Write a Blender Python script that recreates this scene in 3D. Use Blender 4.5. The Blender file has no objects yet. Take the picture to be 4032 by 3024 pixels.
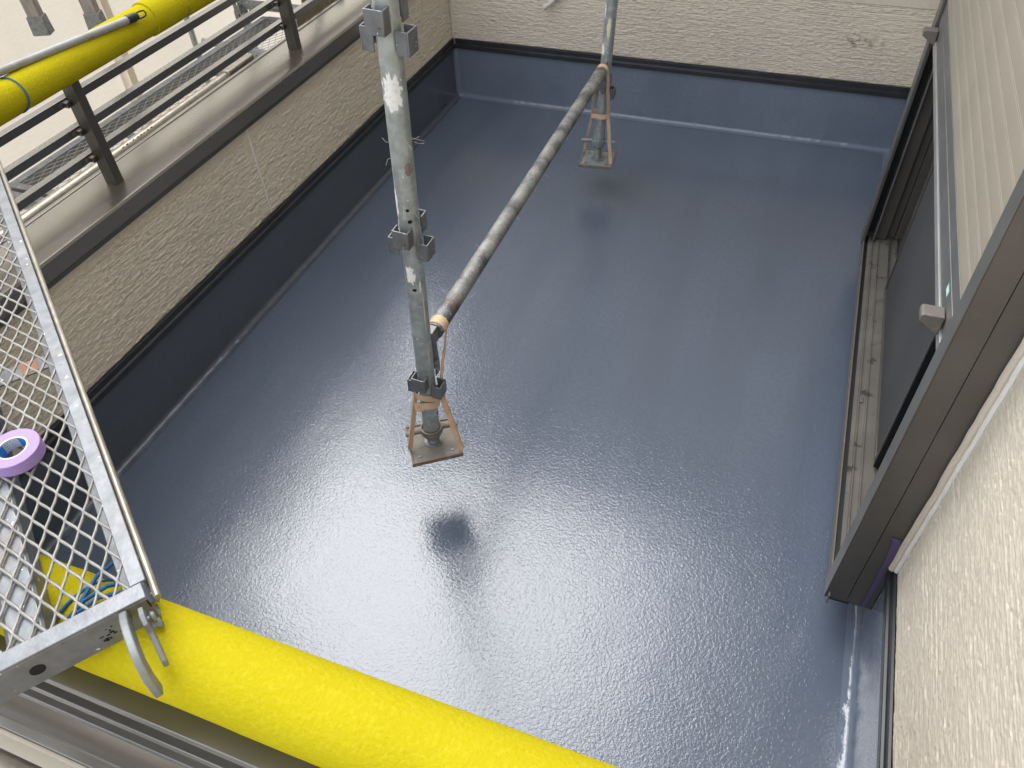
import bpy, bmesh, math, random
import numpy as np
from mathutils import Vector, Matrix
random.seed(7); RNG = np.random.default_rng(11)
S = bpy.context.scene
COL = S.collection
R_ = math.radians

# ------------------------------------------------------------------ camera
cam = bpy.data.cameras.new('camera'); camo = bpy.data.objects.new('camera', cam); COL.objects.link(camo)
cam.sensor_width = 36.0; cam.lens = 26.94; cam.clip_start = 0.02; cam.clip_end = 600
rt = Vector((0.93568799, 0.3503701, -0.04157858)); dn = Vector((0.22316013, -0.67896663, -0.69943111)); fw = Vector((-0.27329022, 0.6451706, -0.71348956))
up = -dn; bk = -fw
camo.matrix_world = Matrix(((rt.x, up.x, bk.x, 1.906), (rt.y, up.y, bk.y, -3.952), (rt.z, up.z, bk.z, 2.015), (0, 0, 0, 1)))
S.camera = camo
S.cycles.max_bounces = 7; S.cycles.diffuse_bounces = 3; S.cycles.glossy_bounces = 3; S.cycles.transmission_bounces = 2
S.render.resolution_x = 1024; S.render.resolution_y = 768

# ------------------------------------------------------------------ world + sun
SUN_AZ = R_(320); SUN_EL = R_(57)
wd = bpy.data.worlds.new('World'); S.world = wd; wd.use_nodes = True
nt = wd.node_tree; nt.nodes.clear()
sky = nt.nodes.new('ShaderNodeTexSky'); sky.sky_type = 'NISHITA'; sky.sun_disc = False
sky.sun_elevation = SUN_EL; sky.sun_rotation = SUN_AZ; sky.air_density = 1.0; sky.dust_density = 3.0
bw = nt.nodes.new('ShaderNodeRGBToBW'); nt.links.new(sky.outputs[0], bw.inputs[0])
mx = nt.nodes.new('ShaderNodeMixRGB'); mx.inputs[0].default_value = 0.5          # the veil takes the blue out
nt.links.new(sky.outputs[0], mx.inputs[1]); nt.links.new(bw.outputs[0], mx.inputs[2])
ov = nt.nodes.new('ShaderNodeMixRGB'); ov.inputs[0].default_value = 0.82         # even high overcast over the clear sky
nt.links.new(mx.outputs[0], ov.inputs[1]); ov.inputs[2].default_value = (4.35, 4.65, 5.1, 1)
bg = nt.nodes.new('ShaderNodeBackground'); bg.inputs[1].default_value = 0.12
nt.links.new(ov.outputs[0], bg.inputs[0])
wo = nt.nodes.new('ShaderNodeOutputWorld'); nt.links.new(bg.outputs[0], wo.inputs[0])
sl = bpy.data.lights.new('sun', 'SUN'); sl.energy = 0.45; sl.angle = R_(36); sl.color = (1.0, 0.985, 0.96)
so = bpy.data.objects.new('sun', sl); COL.objects.link(so)
sd = Vector((math.sin(SUN_AZ) * math.cos(SUN_EL), math.cos(SUN_AZ) * math.cos(SUN_EL), math.sin(SUN_EL)))
so.rotation_euler = sd.to_track_quat('Z', 'Y').to_euler()
S.view_settings.view_transform = 'Standard'; S.view_settings.look = 'None'
S.view_settings.exposure = 2.05; S.view_settings.gamma = 1.0

# ------------------------------------------------------------------ helpers
class MB:
    def __init__(s): s.v = []; s.f = []
    def add(s, vs, fs):
        o = len(s.v); s.v += [tuple(p) for p in vs]; s.f += [tuple(i + o for i in f) for f in fs]; return s
    def box(s, x0, x1, y0, y1, z0, z1):
        return s.add([(x, y, z) for z in (z0, z1) for y in (y0, y1) for x in (x0, x1)],
                     [(0, 2, 3, 1), (4, 5, 7, 6), (0, 1, 5, 4), (2, 6, 7, 3), (0, 4, 6, 2), (1, 3, 7, 5)])
    def fbox(s, m, t0, t1, u0, u1, z0, z1):       # box in a wall frame
        return s.add([m(t, u, z) for z in (z0, z1) for u in (u0, u1) for t in (t0, t1)],
                     [(0, 2, 3, 1), (4, 5, 7, 6), (0, 1, 5, 4), (2, 6, 7, 3), (0, 4, 6, 2), (1, 3, 7, 5)])
    def prism(s, m, t0, t1, poly):                # poly of (u,z) swept along t
        n = len(poly)
        vs = [m(t0, u, z) for u, z in poly] + [m(t1, u, z) for u, z in poly]
        fs = [tuple(range(n))[::-1], tuple(range(n, 2 * n))] + [(i, (i + 1) % n, n + (i + 1) % n, n + i) for i in range(n)]
        return s.add(vs, fs)
    def strip(s, m, ts, prof):                    # open profile swept along ts
        n = len(prof)
        vs = [m(t, u, z) for t in ts for u, z in prof]
        fs = [(k * n + i, k * n + i + 1, (k + 1) * n + i + 1, (k + 1) * n + i) for k in range(len(ts) - 1) for i in range(n - 1)]
        return s.add(vs, fs)
    def cove(s, m, t0, t1, h, step=.012, seed=1):
        rg = random.Random(seed); prof = upstand_prof(h); ts = frange(t0, t1, max(4, int((t1 - t0) / step))); n = len(prof); vs = []
        for t in ts:
            k = rg.uniform(-.0011, .0011); k2 = rg.uniform(-.0006, .0006)
            for i, (u, z) in enumerate(prof):
                j = (k + rg.uniform(-.0005, .0005)) if 1 < i < n - 3 else (k2 if i in (1, n - 3) else 0)
                vs.append(m(t, u - max(j, -.0003) if i else u, z + (j if 1 < i < n - 2 else 0)))
        return s.add(vs, [(a * n + i, a * n + i + 1, (a + 1) * n + i + 1, (a + 1) * n + i) for a in range(len(ts) - 1) for i in range(n - 1)])
    def tube(s, path, rad, n=16, cap=True, squash=None):
        P = [Vector(p) for p in path]; N = len(P)
        rads = rad if hasattr(rad, '__len__') else [rad] * N
        d0 = (P[1] - P[0]).normalized()
        a = Vector((0, 0, 1)) if abs(d0.z) < .9 else Vector((1, 0, 0))
        e1 = d0.cross(a).normalized(); vs = []
        for i in range(N):
            d = (P[min(i + 1, N - 1)] - P[max(i - 1, 0)]).normalized()
            e1 = (e1 - d * e1.dot(d)).normalized(); e2 = d.cross(e1)
            for k in range(n):
                th = 2 * math.pi * k / n
                r2 = rads[i] * (squash or 1)
                vs.append(P[i] + e1 * math.cos(th) * rads[i] + e2 * math.sin(th) * r2)
        fs = [(i * n + k, i * n + (k + 1) % n, (i + 1) * n + (k + 1) % n, (i + 1) * n + k) for i in range(N - 1) for k in range(n)]
        if cap: fs += [tuple(range(n))[::-1], tuple(range((N - 1) * n, N * n))]
        return s.add(vs, fs)
    def lathe(s, prof, n=24, c=(0, 0, 0), closed=False):   # prof (r,z)
        m = len(prof); vs = []
        for k in range(n):
            th = 2 * math.pi * k / n
            vs += [(c[0] + r * math.cos(th), c[1] + r * math.sin(th), c[2] + z) for r, z in prof]
        rng = range(m) if closed else range(m - 1)
        fs = [(k * m + i, ((k + 1) % n) * m + i, ((k + 1) % n) * m + (i + 1) % m, k * m + (i + 1) % m) for k in range(n) for i in rng]
        return s.add(vs, fs)
    def ribbon(s, path, width, side, thick=.0006):
        """thin tape: path points, side vectors give the width direction"""
        P = [Vector(p) for p in path]; N = len(P); vs = []
        for i in range(N):
            sd_ = Vector(side[i] if isinstance(side, list) else side).normalized()
            w = (width[i] if isinstance(width, list) else width) / 2
            d = (P[min(i + 1, N - 1)] - P[max(i - 1, 0)]).normalized()
            nn = d.cross(sd_).normalized() * thick / 2
            vs += [P[i] - sd_ * w - nn, P[i] + sd_ * w - nn, P[i] + sd_ * w + nn, P[i] - sd_ * w + nn]
        fs = [(i * 4 + k, i * 4 + (k + 1) % 4, (i + 1) * 4 + (k + 1) % 4, (i + 1) * 4 + k) for i in range(N - 1) for k in range(4)]
        fs += [(0, 1, 2, 3), tuple((N - 1) * 4 + k for k in (3, 2, 1, 0))]
        return s.add(vs, fs)

def link(name, me, mat, parent=None):
    o = bpy.data.objects.new(name, me); COL.objects.link(o)
    if mat: me.materials.append(mat)
    if parent: o.parent = parent
    return o
def build(name, mb, mat, parent=None, bevel=0, smooth=35, recalc=True):
    me = bpy.data.meshes.new(name); me.from_pydata(mb.v, [], mb.f)
    if recalc:
        bm = bmesh.new(); bm.from_mesh(me); bmesh.ops.recalc_face_normals(bm, faces=bm.faces); bm.to_mesh(me); bm.free()
    me.update()
    if smooth:
        me.polygons.foreach_set('use_smooth', [True] * len(me.polygons)); me.set_sharp_from_angle(angle=R_(smooth))
    o = link(name, me, mat, parent)
    if bevel:
        b = o.modifiers.new('edge', 'BEVEL'); b.width = bevel; b.segments = 2; b.limit_method = 'ANGLE'; b.angle_limit = R_(40)
    return o
def tag(o, label, cat, group=None):
    o['label'] = label; o['category'] = cat
    if group: o['group'] = group
    return o
def thing(name, label, cat, loc=(0, 0, 0), rot=(0, 0, 0), group=None):
    o = bpy.data.objects.new(name, None); COL.objects.link(o); o.empty_display_size = .1
    o.location = loc; o.rotation_euler = rot
    return tag(o, label, cat, group)
def structure(o): o['kind'] = 'structure'; return o
def dup(root, loc=None, rot=None, label=None):
    def cp(o, par):
        c = o.copy(); COL.objects.link(c); c.parent = par
        for ch in list(o.children): cp(ch, c)
        return c
    r = cp(root, None)
    if loc is not None: r.location = loc
    if rot is not None: r.rotation_euler = rot
    if label: r['label'] = label
    return r

# ------------------------------------------------------------------ materials
class NM:
    def __init__(s, name, col, rough=.5, metal=0., spec=.5):
        s.m = bpy.data.materials.new(name); s.m.use_nodes = True; s.t = s.m.node_tree
        s.b = s.t.nodes['Principled BSDF']; s.o = s.t.nodes['Material Output']
        s.b.inputs['Base Color'].default_value = (*col, 1); s.b.inputs['Roughness'].default_value = rough
        s.b.inputs['Metallic'].default_value = metal; s.b.inputs['Specular IOR Level'].default_value = spec
        s.tc = s.n('ShaderNodeTexCoord'); s.col = None; s.base = col; s.nrm = None
    def n(s, t, **k):
        x = s.t.nodes.new(t)
        for a, v in k.items(): setattr(x, a, v)
        return x
    def l(s, a, b): s.t.links.new(a, b)
    def noise(s, scale, detail=3, rough=.5, stretch=(1, 1, 1), distort=0, kind='noise'):
        mp = s.n('ShaderNodeMapping'); mp.inputs['Scale'].default_value = stretch; s.l(s.tc.outputs['Object'], mp.inputs[0])
        if kind == 'noise':
            t = s.n('ShaderNodeTexNoise'); t.inputs['Detail'].default_value = detail; t.inputs['Roughness'].default_value = rough; t.inputs['Distortion'].default_value = distort
        else:
            t = s.n('ShaderNodeTexVoronoi'); t.feature = kind
        t.inputs['Scale'].default_value = scale; s.l(mp.outputs[0], t.inputs['Vector'])
        return t.outputs[0]
    def ramp(s, fac, a, b):
        r = s.n('ShaderNodeMapRange'); r.inputs[1].default_value = a; r.inputs[2].default_value = b; s.l(fac, r.inputs[0]); return r.outputs[0]
    def tint(s, fac, col):
        m = s.n('ShaderNodeMixRGB'); s.l(fac, m.inputs[0])
        if s.col: s.l(s.col, m.inputs[1])
        else: m.inputs[1].default_value = (*s.base, 1)
        m.inputs[2].default_value = (*col, 1); s.col = m.outputs[0]; s.l(s.col, s.b.inputs['Base Color']); return s
    def mottle(s, scale, col, a=.4, b=.7, **k): return s.tint(s.ramp(s.noise(scale, **k), a, b), col)
    def bump(s, h, dist, strength=1.):
        b = s.n('ShaderNodeBump'); b.inputs['Distance'].default_value = dist; b.inputs['Strength'].default_value = strength
        s.l(h, b.inputs['Height'])
        if s.nrm: s.l(s.nrm, b.inputs['Normal'])
        s.nrm = b.outputs[0]; s.l(s.nrm, s.b.inputs['Normal']); return s
    def roughvar(s, fac, lo, hi):
        r = s.n('ShaderNodeMapRange'); r.inputs[3].default_value = lo; r.inputs[4].default_value = hi; s.l(fac, r.inputs[0]); s.l(r.outputs[0], s.b.inputs['Roughness']); return s

def paint_mat(name, col, bumpk=1.0, rough=.075):
    q = NM(name, col, rough, 0, .5)
    q.mottle(1.6, tuple(c * 1.12 for c in col), .35, .75, detail=2)
    q.mottle(60, tuple(c * .93 for c in col), .45, .8, detail=4)
    q.mottle(1.1, tuple(c * .935 for c in col), .45, .75, detail=3, stretch=(5, .7, 5))
    q.bump(q.noise(5, detail=2), .0016 * bumpk)
    q.bump(q.noise(120, detail=2.5, rough=.55, distort=.6), .00092 * bumpk)
    q.roughvar(q.noise(9, detail=3), rough * .7, rough * 1.4)
    q.b.inputs['Specular IOR Level'].default_value = .6; q.b.inputs['Coat Weight'].default_value = .25; q.b.inputs['Coat Roughness'].default_value = .06; q.l(q.nrm, q.b.inputs['Coat Normal'])
    return q.m
M_FLOOR = paint_mat('floor_urethane', (.112, .135, .177))
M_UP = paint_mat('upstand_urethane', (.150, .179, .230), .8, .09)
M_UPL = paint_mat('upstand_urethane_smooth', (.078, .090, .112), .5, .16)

def siding_mat(name, col):
    q = NM(name, col, .82, 0, .3)
    q.mottle(3.0, tuple(c * .90 for c in col), .4, .75, detail=3)
    q.mottle(55, tuple(c * 1.07 for c in col), .45, .75, detail=3)
    q.bump(q.noise(230, detail=3), .0006)
    return q
M_SIDE = siding_mat('beige_siding', (.655, .580, .472)).m
qq = siding_mat('beige_siding_stained', (.655, .580, .472))     # back wall: brown stain of its own shape on the right
mp = qq.n('ShaderNodeMapping'); mp.inputs['Location'].default_value = (-2.10, 0, -.515); mp.vector_type = 'POINT'
qq.l(qq.tc.outputs['Object'], mp.inputs[0])
mp2 = qq.n('ShaderNodeMapping'); mp2.inputs['Scale'].default_value = (7.0, .01, 24); qq.l(mp.outputs[0], mp2.inputs[0])
ln = qq.n('ShaderNodeVectorMath'); ln.operation = 'LENGTH'; qq.l(mp2.outputs[0], ln.inputs[0])
inv = qq.ramp(ln.outputs['Value'], 1.0, .2)
mul = qq.n('ShaderNodeMath'); mul.operation = 'MULTIPLY'; qq.l(inv, mul.inputs[0]); qq.l(qq.ramp(qq.noise(38, detail=4), .45, .7), mul.inputs[1])
qq.tint(mul.outputs[0], (.20, .13, .08)); M_SIDEB = qq.m

q = NM('dark_bronze_aluminium', (.175, .160, .138), .30, .85, .5); q.mottle(30, (.16, .145, .125), .4, .8, detail=4); q.mottle(4, (.20, .185, .16), .45, .75)
q.roughvar(q.noise(14, detail=4), .24, .38); M_BRONZE = q.m
def coat(q, w=1., ior=1.7, rough=.16):
    q.b.inputs['Coat Weight'].default_value = w; q.b.inputs['Coat IOR'].default_value = ior; q.b.inputs['Coat Roughness'].default_value = rough
q = NM('coping_bronze_aluminium', (.088, .076, .060), .26, .0, .9); q.b.inputs['Specular Tint'].default_value = (1, .9, .74, 1); q.mottle(4, (.098, .085, .068), .35, .75, detail=3)
q.roughvar(q.noise(5, detail=3), .24, .32); coat(q, 1., 1.9, .2); M_COPE = q.m
q = NM('frame_dark_brown', (.105, .094, .080), .38, .25, .5); q.mottle(6, (.125, .112, .097), .4, .75, detail=5); q.mottle(180, (.135, .122, .108), .6, .8); M_FRAME = q.m
q = NM('frame_front_grey', (.20, .195, .185), .45, .5, .5); q.mottle(8, (.16, .155, .145), .4, .75, detail=4); M_FRAMEF = q.m
q = NM('dusty_sill', (.130, .118, .102), .75, .0, .3); q.mottle(24, (.05, .046, .042), .62, .67, detail=2); q.mottle(7, (.17, .153, .130), .4, .7); M_DUST = q.m
M_BLACK = NM('black_rubber', (.012, .012, .013), .5).m
M_FLASH = NM('flashing_black', (.022, .023, .026), .38, 0, .5); M_FLASH.mottle(12, (.035, .036, .04), .4, .8); M_FLASH = M_FLASH.m
q = NM('shutter_slat_beige', (.355, .313, .248), .6, 0, .3); q.mottle(5, (.325, .288, .230), .35, .75, detail=3); q.mottle(3, (.10, .095, .09), .74, .77, detail=1, stretch=(1, 1.2, 9)); M_SLAT = q.m
q = NM('shutter_rail_grey', (.36, .355, .345), .42, .3, .5); q.mottle(9, (.30, .295, .285), .4, .75); M_SRAIL = q.m
q = NM('shutter_rail_dark', (.16, .158, .155), .45, .3, .5); q.mottle(9, (.20, .195, .19), .4, .75); M_SRAILD = q.m
q = NM('bracket_taupe', (.155, .135, .115), .5); q.mottle(40, (.22, .19, .17), .6, .75); M_BRKT = q.m
q = NM('insect_screen', (.055, .056, .058), .8); q.mottle(3, (.075, .076, .078), .3, .8); M_SCREEN = q.m
q = NM('dark_glass', (.012, .013, .015), .04, 0, .6); M_GLASS = q.m

def galv(name, col, dirt=(.30, .26, .21), metal=.55, rough=.42, spots=True, dirtlim=(.55, .8)):
    q = NM(name, col, rough, metal, .5)
    q.mottle(45, tuple(c * .70 for c in col), .35, .70, detail=4)
    q.mottle(22, tuple(c * 1.25 for c in col), .55, .75, detail=3)
    q.mottle(11, dirt, *dirtlim, detail=5)
    if spots:
        q.mottle(70, (.80, .79, .76), .70, .73, detail=2)
        q.mottle(55, (.10, .09, .085), .71, .74, detail=3)
    q.bump(q.noise(160, detail=3), .0003)
    q.roughvar(q.noise(30), rough * .7, rough * 1.3)
    return q
M_GALV = galv('galvanised_steel', (.33, .355, .355)).m
M_GALVB = galv('galvanised_steel_bright', (.225, .23, .238), (.19, .165, .14), .5, .38).m
M_GALVD = galv('galvanised_steel_dull', (.24, .255, .26), (.26, .24, .21), .5, .5, False).m
q = galv('galvanised_tube_splashed', (.50, .53, .515), dirtlim=(.6, .85))
M_POLE = q.m
q = galv('galvanised_ledger_rough', (.36, .35, .32), (.10, .10, .105), .4, .55, False, (.44, .62)); q.mottle(130, (.48, .465, .43), .6, .68, detail=4); q.mottle(7, (.33, .16, .10), .70, .76, detail=3); q.bump(q.noise(300, detail=2), .0008); M_LEDGER = q.m
M_TANPIPE = galv('weathered_tan_pipe', (.34, .305, .25), (.22, .185, .14), .6, .35, False).m
q = galv('jack_plate_dusty', (.24, .215, .18), (.15, .135, .11), .1, .75, False); M_PLATE = q.m
M_PLATEF = galv('jack_plate_grey', (.27, .285, .285), (.30, .30, .28), .2, .6, False).m
q = NM('plate_rim_brown', (.21, .155, .115), .75); q.mottle(60, (.28, .22, .17), .5, .7); M_RIM = q.m
q = NM('tan_packing_tape', (.72, .50, .33), .38, 0, .5); q.mottle(25, (.58, .39, .25), .4, .7)
q.b.inputs['Subsurface Weight'].default_value = 0; M_STRAP = q.m
q = NM('white_overspray', (.80, .78, .74), .85); q.mottle(120, (.66, .64, .60), .5, .7); M_WHITE = q.m
M_CREAM = NM('cream_paint_drip', (.72, .66, .50), .7).m
M_HOLE = NM('drilled_hole', (.004, .004, .004), .9).m
def foam_mat():
    q = NM('yellow_foam', (.46, .385, .012), .85, 0, .06)
    q.mottle(14, (.44, .366, .011), .4, .75, detail=3); q.mottle(150, (.49, .415, .02), .5, .75, detail=2)
    q.bump(q.noise(200, detail=3), .0015); q.b.inputs['IOR'].default_value = 1.04
    return q.m
M_FOAM = foam_mat()
M_TWINE = NM('blue_twine', (.012, .12, .33), .6); M_TWINE.bump(M_TWINE.noise(400, detail=1), .0008); M_TWINE = M_TWINE.m
q = NM('purple_tape', (.35, .24, .53), .6); q.bump(q.noise(500, detail=2), .0002); M_PTAPE = q.m
q = NM('purple_tape_strip', (.115, .085, .19), .55); q.mottle(90, (.10, .072, .165), .4, .7); M_PSTRIP = q.m
M_PAPER = NM('tape_core_paper', (.78, .66, .58), .8).m
M_CORE = NM('tape_core_blue', (.02, .22, .62), .5).m
M_LABEL = NM('tape_label_white', (.70, .74, .78), .55).m
M_INK = NM('print_ink', (.03, .035, .05), .6).m
q = NM('sealant_beige', (.62, .545, .445), .7); q.bump(q.noise(90, detail=2), .0015); M_SEAL = q.m
M_SEALW = NM('sealant_white', (.78, .75, .70), .7).m
q = NM('white_plastic_hose', (.66, .62, .54), .55); q.mottle(40, (.5, .45, .38), .5, .75); M_HOSE = q.m
q = NM('grey_plastic_hose', (.34, .35, .38), .5); M_GHOSE = q.m
q = NM('weathered_ladder', (.30, .255, .22), .6, .2); q.mottle(30, (.20, .17, .16), .4, .65, detail=5, stretch=(3, 3, .5)); q.bump(q.noise(80, detail=4, stretch=(3, 3, .4)), .0012); M_LADDER = q.m
q = NM('ladder_foot_rubber', (.20, .20, .185), .8); q.mottle(60, (.12, .12, .11), .45, .7); M_LFOOT = q.m
q = NM('roller_pole_grey', (.33, .33, .315), .5, .2); q.mottle(16, (.27, .24, .20), .5, .75, detail=4); q.mottle(50, (.40, .395, .38), .55, .75); M_RPOLE = q.m
M_BLACKP = NM('black_plastic', (.02, .02, .022), .4).m
M_GREEN = NM('sticker_green', (.05, .42, .30), .5).m
M_STW = NM('sticker_white', (.75, .80, .78), .5).m
M_RED = NM('red_marking', (.42, .07, .04), .7).m
q = NM('rust_orange', (.45, .23, .13), .85); M_RUST = q.m
q = NM('concrete_ground', (.42, .40, .37), .9); q.mottle(.6, (.34, .325, .30), .35, .7, detail=6); q.mottle(14, (.46, .44, .40), .5, .7, detail=4); M_GROUND = q.m
q = NM('house_render', (.50, .45, .37), .85); M_HOUSE = q.m
q = NM('soffit_white', (.42, .39, .35), .8); M_SOFFIT = q.m
q = NM('roof_dark', (.05, .05, .052), .6); M_ROOF = q.m
M_ROOM = NM('dim_room', (.05, .048, .045), .9).m
# woven scaffold sheet: lets daylight through
m = bpy.data.materials.new('woven_sheet'); m.use_nodes = True; t = m.node_tree; t.nodes.clear()
o_ = t.nodes.new('ShaderNodeOutputMaterial'); df = t.nodes.new('ShaderNodeBsdfDiffuse'); tl = t.nodes.new('ShaderNodeBsdfTranslucent'); ms = t.nodes.new('ShaderNodeMixShader')
tc = t.nodes.new('ShaderNodeTexCoord'); mpp = t.nodes.new('ShaderNodeMapping'); mpp.inputs['Scale'].default_value = (1, 12, 90); nz = t.nodes.new('ShaderNodeTexNoise'); nz.inputs['Scale'].default_value = 1.5; nz.inputs['Detail'].default_value = 4
t.links.new(tc.outputs['Object'], mpp.inputs[0]); t.links.new(mpp.outputs[0], nz.inputs[0])
cr = t.nodes.new('ShaderNodeMixRGB'); cr.inputs[1].default_value = (.60, .53, .43, 1); cr.inputs[2].default_value = (.70, .63, .53, 1); t.links.new(nz.outputs[0], cr.inputs[0])
t.links.new(cr.outputs[0], df.inputs[0]); t.links.new(cr.outputs[0], tl.inputs[0]); ms.inputs[0].default_value = .5
t.links.new(df.outputs[0], ms.inputs[1]); t.links.new(tl.outputs[0], ms.inputs[2]); t.links.new(ms.outputs[0], o_.inputs[0]); M_SHEET = m
M_BRIGHT_SHEET = m.copy(); M_BRIGHT_SHEET.name = 'brightened_sheet'  # whiter copy for the unseen upper row, brightened to light the coping's reflection
for n_ in M_BRIGHT_SHEET.node_tree.nodes:
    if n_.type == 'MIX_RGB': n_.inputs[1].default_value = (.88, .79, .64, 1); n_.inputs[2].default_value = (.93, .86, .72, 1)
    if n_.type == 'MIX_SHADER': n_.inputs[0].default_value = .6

# ------------------------------------------------------------------ dimensions (metres; origin: back left floor corner, y to the back wall)
W = 2.372; YN = -3.63; HU = .284; HS = .331
mL = lambda t, u, z: (-u, t, z)                 # left parapet: u outwards
mN = lambda t, u, z: (t, YN - u, z)             # near parapet
mB = lambda t, u, z: (t, u, z)                  # back wall: u into the house
mR = lambda t, u, z: (W + u, t, z)              # right wall: u into the house

# ------------------------------------------------------------------ setting
g = MB(); g.add([(-150, -150, -3), (150, -150, -3), (150, 150, -3), (-150, 150, -3)], [(0, 1, 2, 3)])
structure(build('ground', g, M_GROUND, recalc=False))
f = MB(); f.box(0, W, YN, 0, -.25, 0); structure(build('balcony_floor', f, M_FLOOR, smooth=0))

# value noise for the siding relief
def vnoise(u, v, seed):
    r = np.random.default_rng(seed); T = r.random((256, 256))
    iu = np.floor(u).astype(int); iv = np.floor(v).astype(int); fu = u - iu; fv = v - iv
    fu = fu * fu * (3 - 2 * fu); fv = fv * fv * (3 - 2 * fv)
    g_ = lambda a, b: T[a % 256, b % 256]
    return (g_(iu, iv) * (1 - fu) + g_(iu + 1, iv) * fu) * (1 - fv) + (g_(iu, iv + 1) * (1 - fu) + g_(iu + 1, iv + 1) * fu) * fv
def relief(u, v, seed=3):
    PITCH = .0090
    T = np.random.default_rng(seed + 5).random((512, 512))
    vv = v / PITCH + .5 * (vnoise(u / .15, v / .06, seed) - .5) + .55 * (vnoise(u / .030, v / .010, seed + 1) - .5)
    row = np.floor(vv).astype(int); fv = vv - row
    uu = u / (.014 + .026 * T[row % 512, 7]) + 9 * T[row % 512, 3] + .5 * (vnoise(u / .010, v / .005, seed + 2) - .5)
    cell = np.floor(uu).astype(int); fu = uu - cell
    b0 = T[row % 512, cell % 512]; b1 = T[row % 512, (cell + 1) % 512]
    k = np.clip((fu - .75) / .25, 0, 1)
    h = .0016 * (b0 * (1 - k) + b1 * k)
    ed = np.minimum(fv, 1 - fv) * PITCH
    h -= .0013 * np.exp(-(ed / .0015) ** 2) * (.5 + .7 * T[row % 512, 11])
    w_ = v / .0262 + .25 * (vnoise(u / .40, v / .2, seed + 9) - .5); rw = np.floor(w_).astype(int); fw_ = (w_ - rw)
    jd = np.minimum(fw_, 1 - fw_) * .0262
    h -= .0020 * np.exp(-(jd / .0014) ** 2) * np.clip(1.8 * vnoise(u / .16, rw * 1.0 + .5, seed + 8) - .45, 0, 1)
    h += .0015 * (vnoise(u / .008, v / .0055, seed + 3) - .5) + .0010 * (vnoise(u / .004, v / .003, seed + 4) - .5)
    return h
def siding(name, m, t0, t1, z0, z1, res, parent, mat, face=0., seed=3, amp=1.):
    """panel of rough-faced siding; face = u of the mean front surface, relief comes out towards -u"""
    nt_ = max(2, int((t1 - t0) / res)); nz_ = max(2, int((z1 - z0) / res))
    tt = np.linspace(t0, t1, nt_ + 1); zz = np.linspace(z0, z1, nz_ + 1)
    Tg, Zg = np.meshgrid(tt, zz)
    H = relief(Tg + 20, Zg + 20, seed) * amp
    U = face - H
    X = np.stack([np.asarray(a, float) * np.ones_like(Tg) for a in m(Tg, U, Zg)], -1).reshape(-1, 3)
    n1 = nt_ + 1
    I = np.arange((nz_ + 1) * n1).reshape(nz_ + 1, n1)
    Fq = np.stack([I[:-1, :-1], I[:-1, 1:], I[1:, 1:], I[1:, :-1]], -1).reshape(-1, 4)
    # skirts back into the wall
    bd = np.concatenate([I[0, :], I[1:, -1], I[-1, -2::-1], I[-2:0:-1, 0]])
    tb = Tg.reshape(-1)[bd]; zb = Zg.reshape(-1)[bd]
    Xb = np.stack([np.asarray(a, float) * np.ones_like(tb) for a in m(tb, np.full_like(tb, face + .012), zb)], -1)
    J = np.arange(len(bd)) + len(X)
    Fs = np.stack([bd, np.roll(bd, -1), np.roll(J, -1), J], -1)
    V = np.concatenate([X, Xb]); F_ = np.concatenate([Fq, Fs])
    # closing back face
    me = bpy.data.meshes.new(name)
    me.from_pydata(V.tolist(), [], F_.tolist() + [J.tolist()[::-1]])
    me.update()
    me.polygons.foreach_set('use_smooth', [True] * len(me.polygons)); me.set_sharp_from_angle(angle=R_(50))
    return link(name, me, mat, parent)

def upstand_prof(h, r=.02):        # from the floor up: fillet, then the face (u is negative towards the balcony)
    p = [(-r - .012, .0012), (-r, .0022)]
    for k in range(1, 8):
        a = math.pi / 2 * k / 7
        p.append((-r + r * math.sin(a), r + .0022 - r * math.cos(a)))
    return p + [(0, h * .5), (0, h)]
def frange(a, b, n): return [a + (b - a) * i / n for i in range(n + 1)]
FLASHP = [(.004, HU - .001), (-.012, HU - .006), (-.012, HU + .016), (-.004, HU + .019), (-.004, HS - .006), (.004, HS - .004)]

# back house wall
bwall = thing('house_wall', 'beige rough-faced siding wall across the far end of the balcony', 'wall')
b = MB(); b.box(-.35, W + .014, .012, .22, -3, 3.0); b.box(W + .0145, 4.6, .012, .22, -3, 5.0); build('wall_core', b, M_HOUSE, bwall, smooth=0)
siding('siding', mB, .004, W + .02, HS, .68, .0027, bwall, M_SIDEB, face=.002, seed=3, amp=1.6)
siding('siding', mB, .004, W + .02, .682, 2.98, .03, bwall, M_SIDE, face=.002, seed=3)
s_ = MB().cove(mB, 0, W, HU); build('upstand', s_, M_UP, bwall, recalc=False)
b = MB().prism(mB, .012, W, FLASHP); build('flashing', b, M_FLASH, bwall, bevel=.0015)
b = MB().fbox(mB, -.003, .007, -.006, .006, HS, .78); build('corner_sealant', b, M_SEAL, bwall, bevel=.002)
b = MB().prism(lambda t, u, z: (u, t, z), 0, 1, [(0, 0), (1, 0), (0, 1)])
# vertical painted cove in the back left corner
cv = MB(); pr = [(.020 - .020 * math.sin(a), -(.020 - .020 * math.cos(a))) for a in [math.pi / 2 * k / 6 for k in range(7)]]
cv.add([(x, y, z) for z in (.004, .15, HU) for x, y in pr], [(k * 7 + i, k * 7 + i + 1, (k + 1) * 7 + i + 1, (k + 1) * 7 + i) for k in range(2) for i in range(6)])
build('corner_cove', cv, M_UP, bwall, recalc=False)

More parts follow.
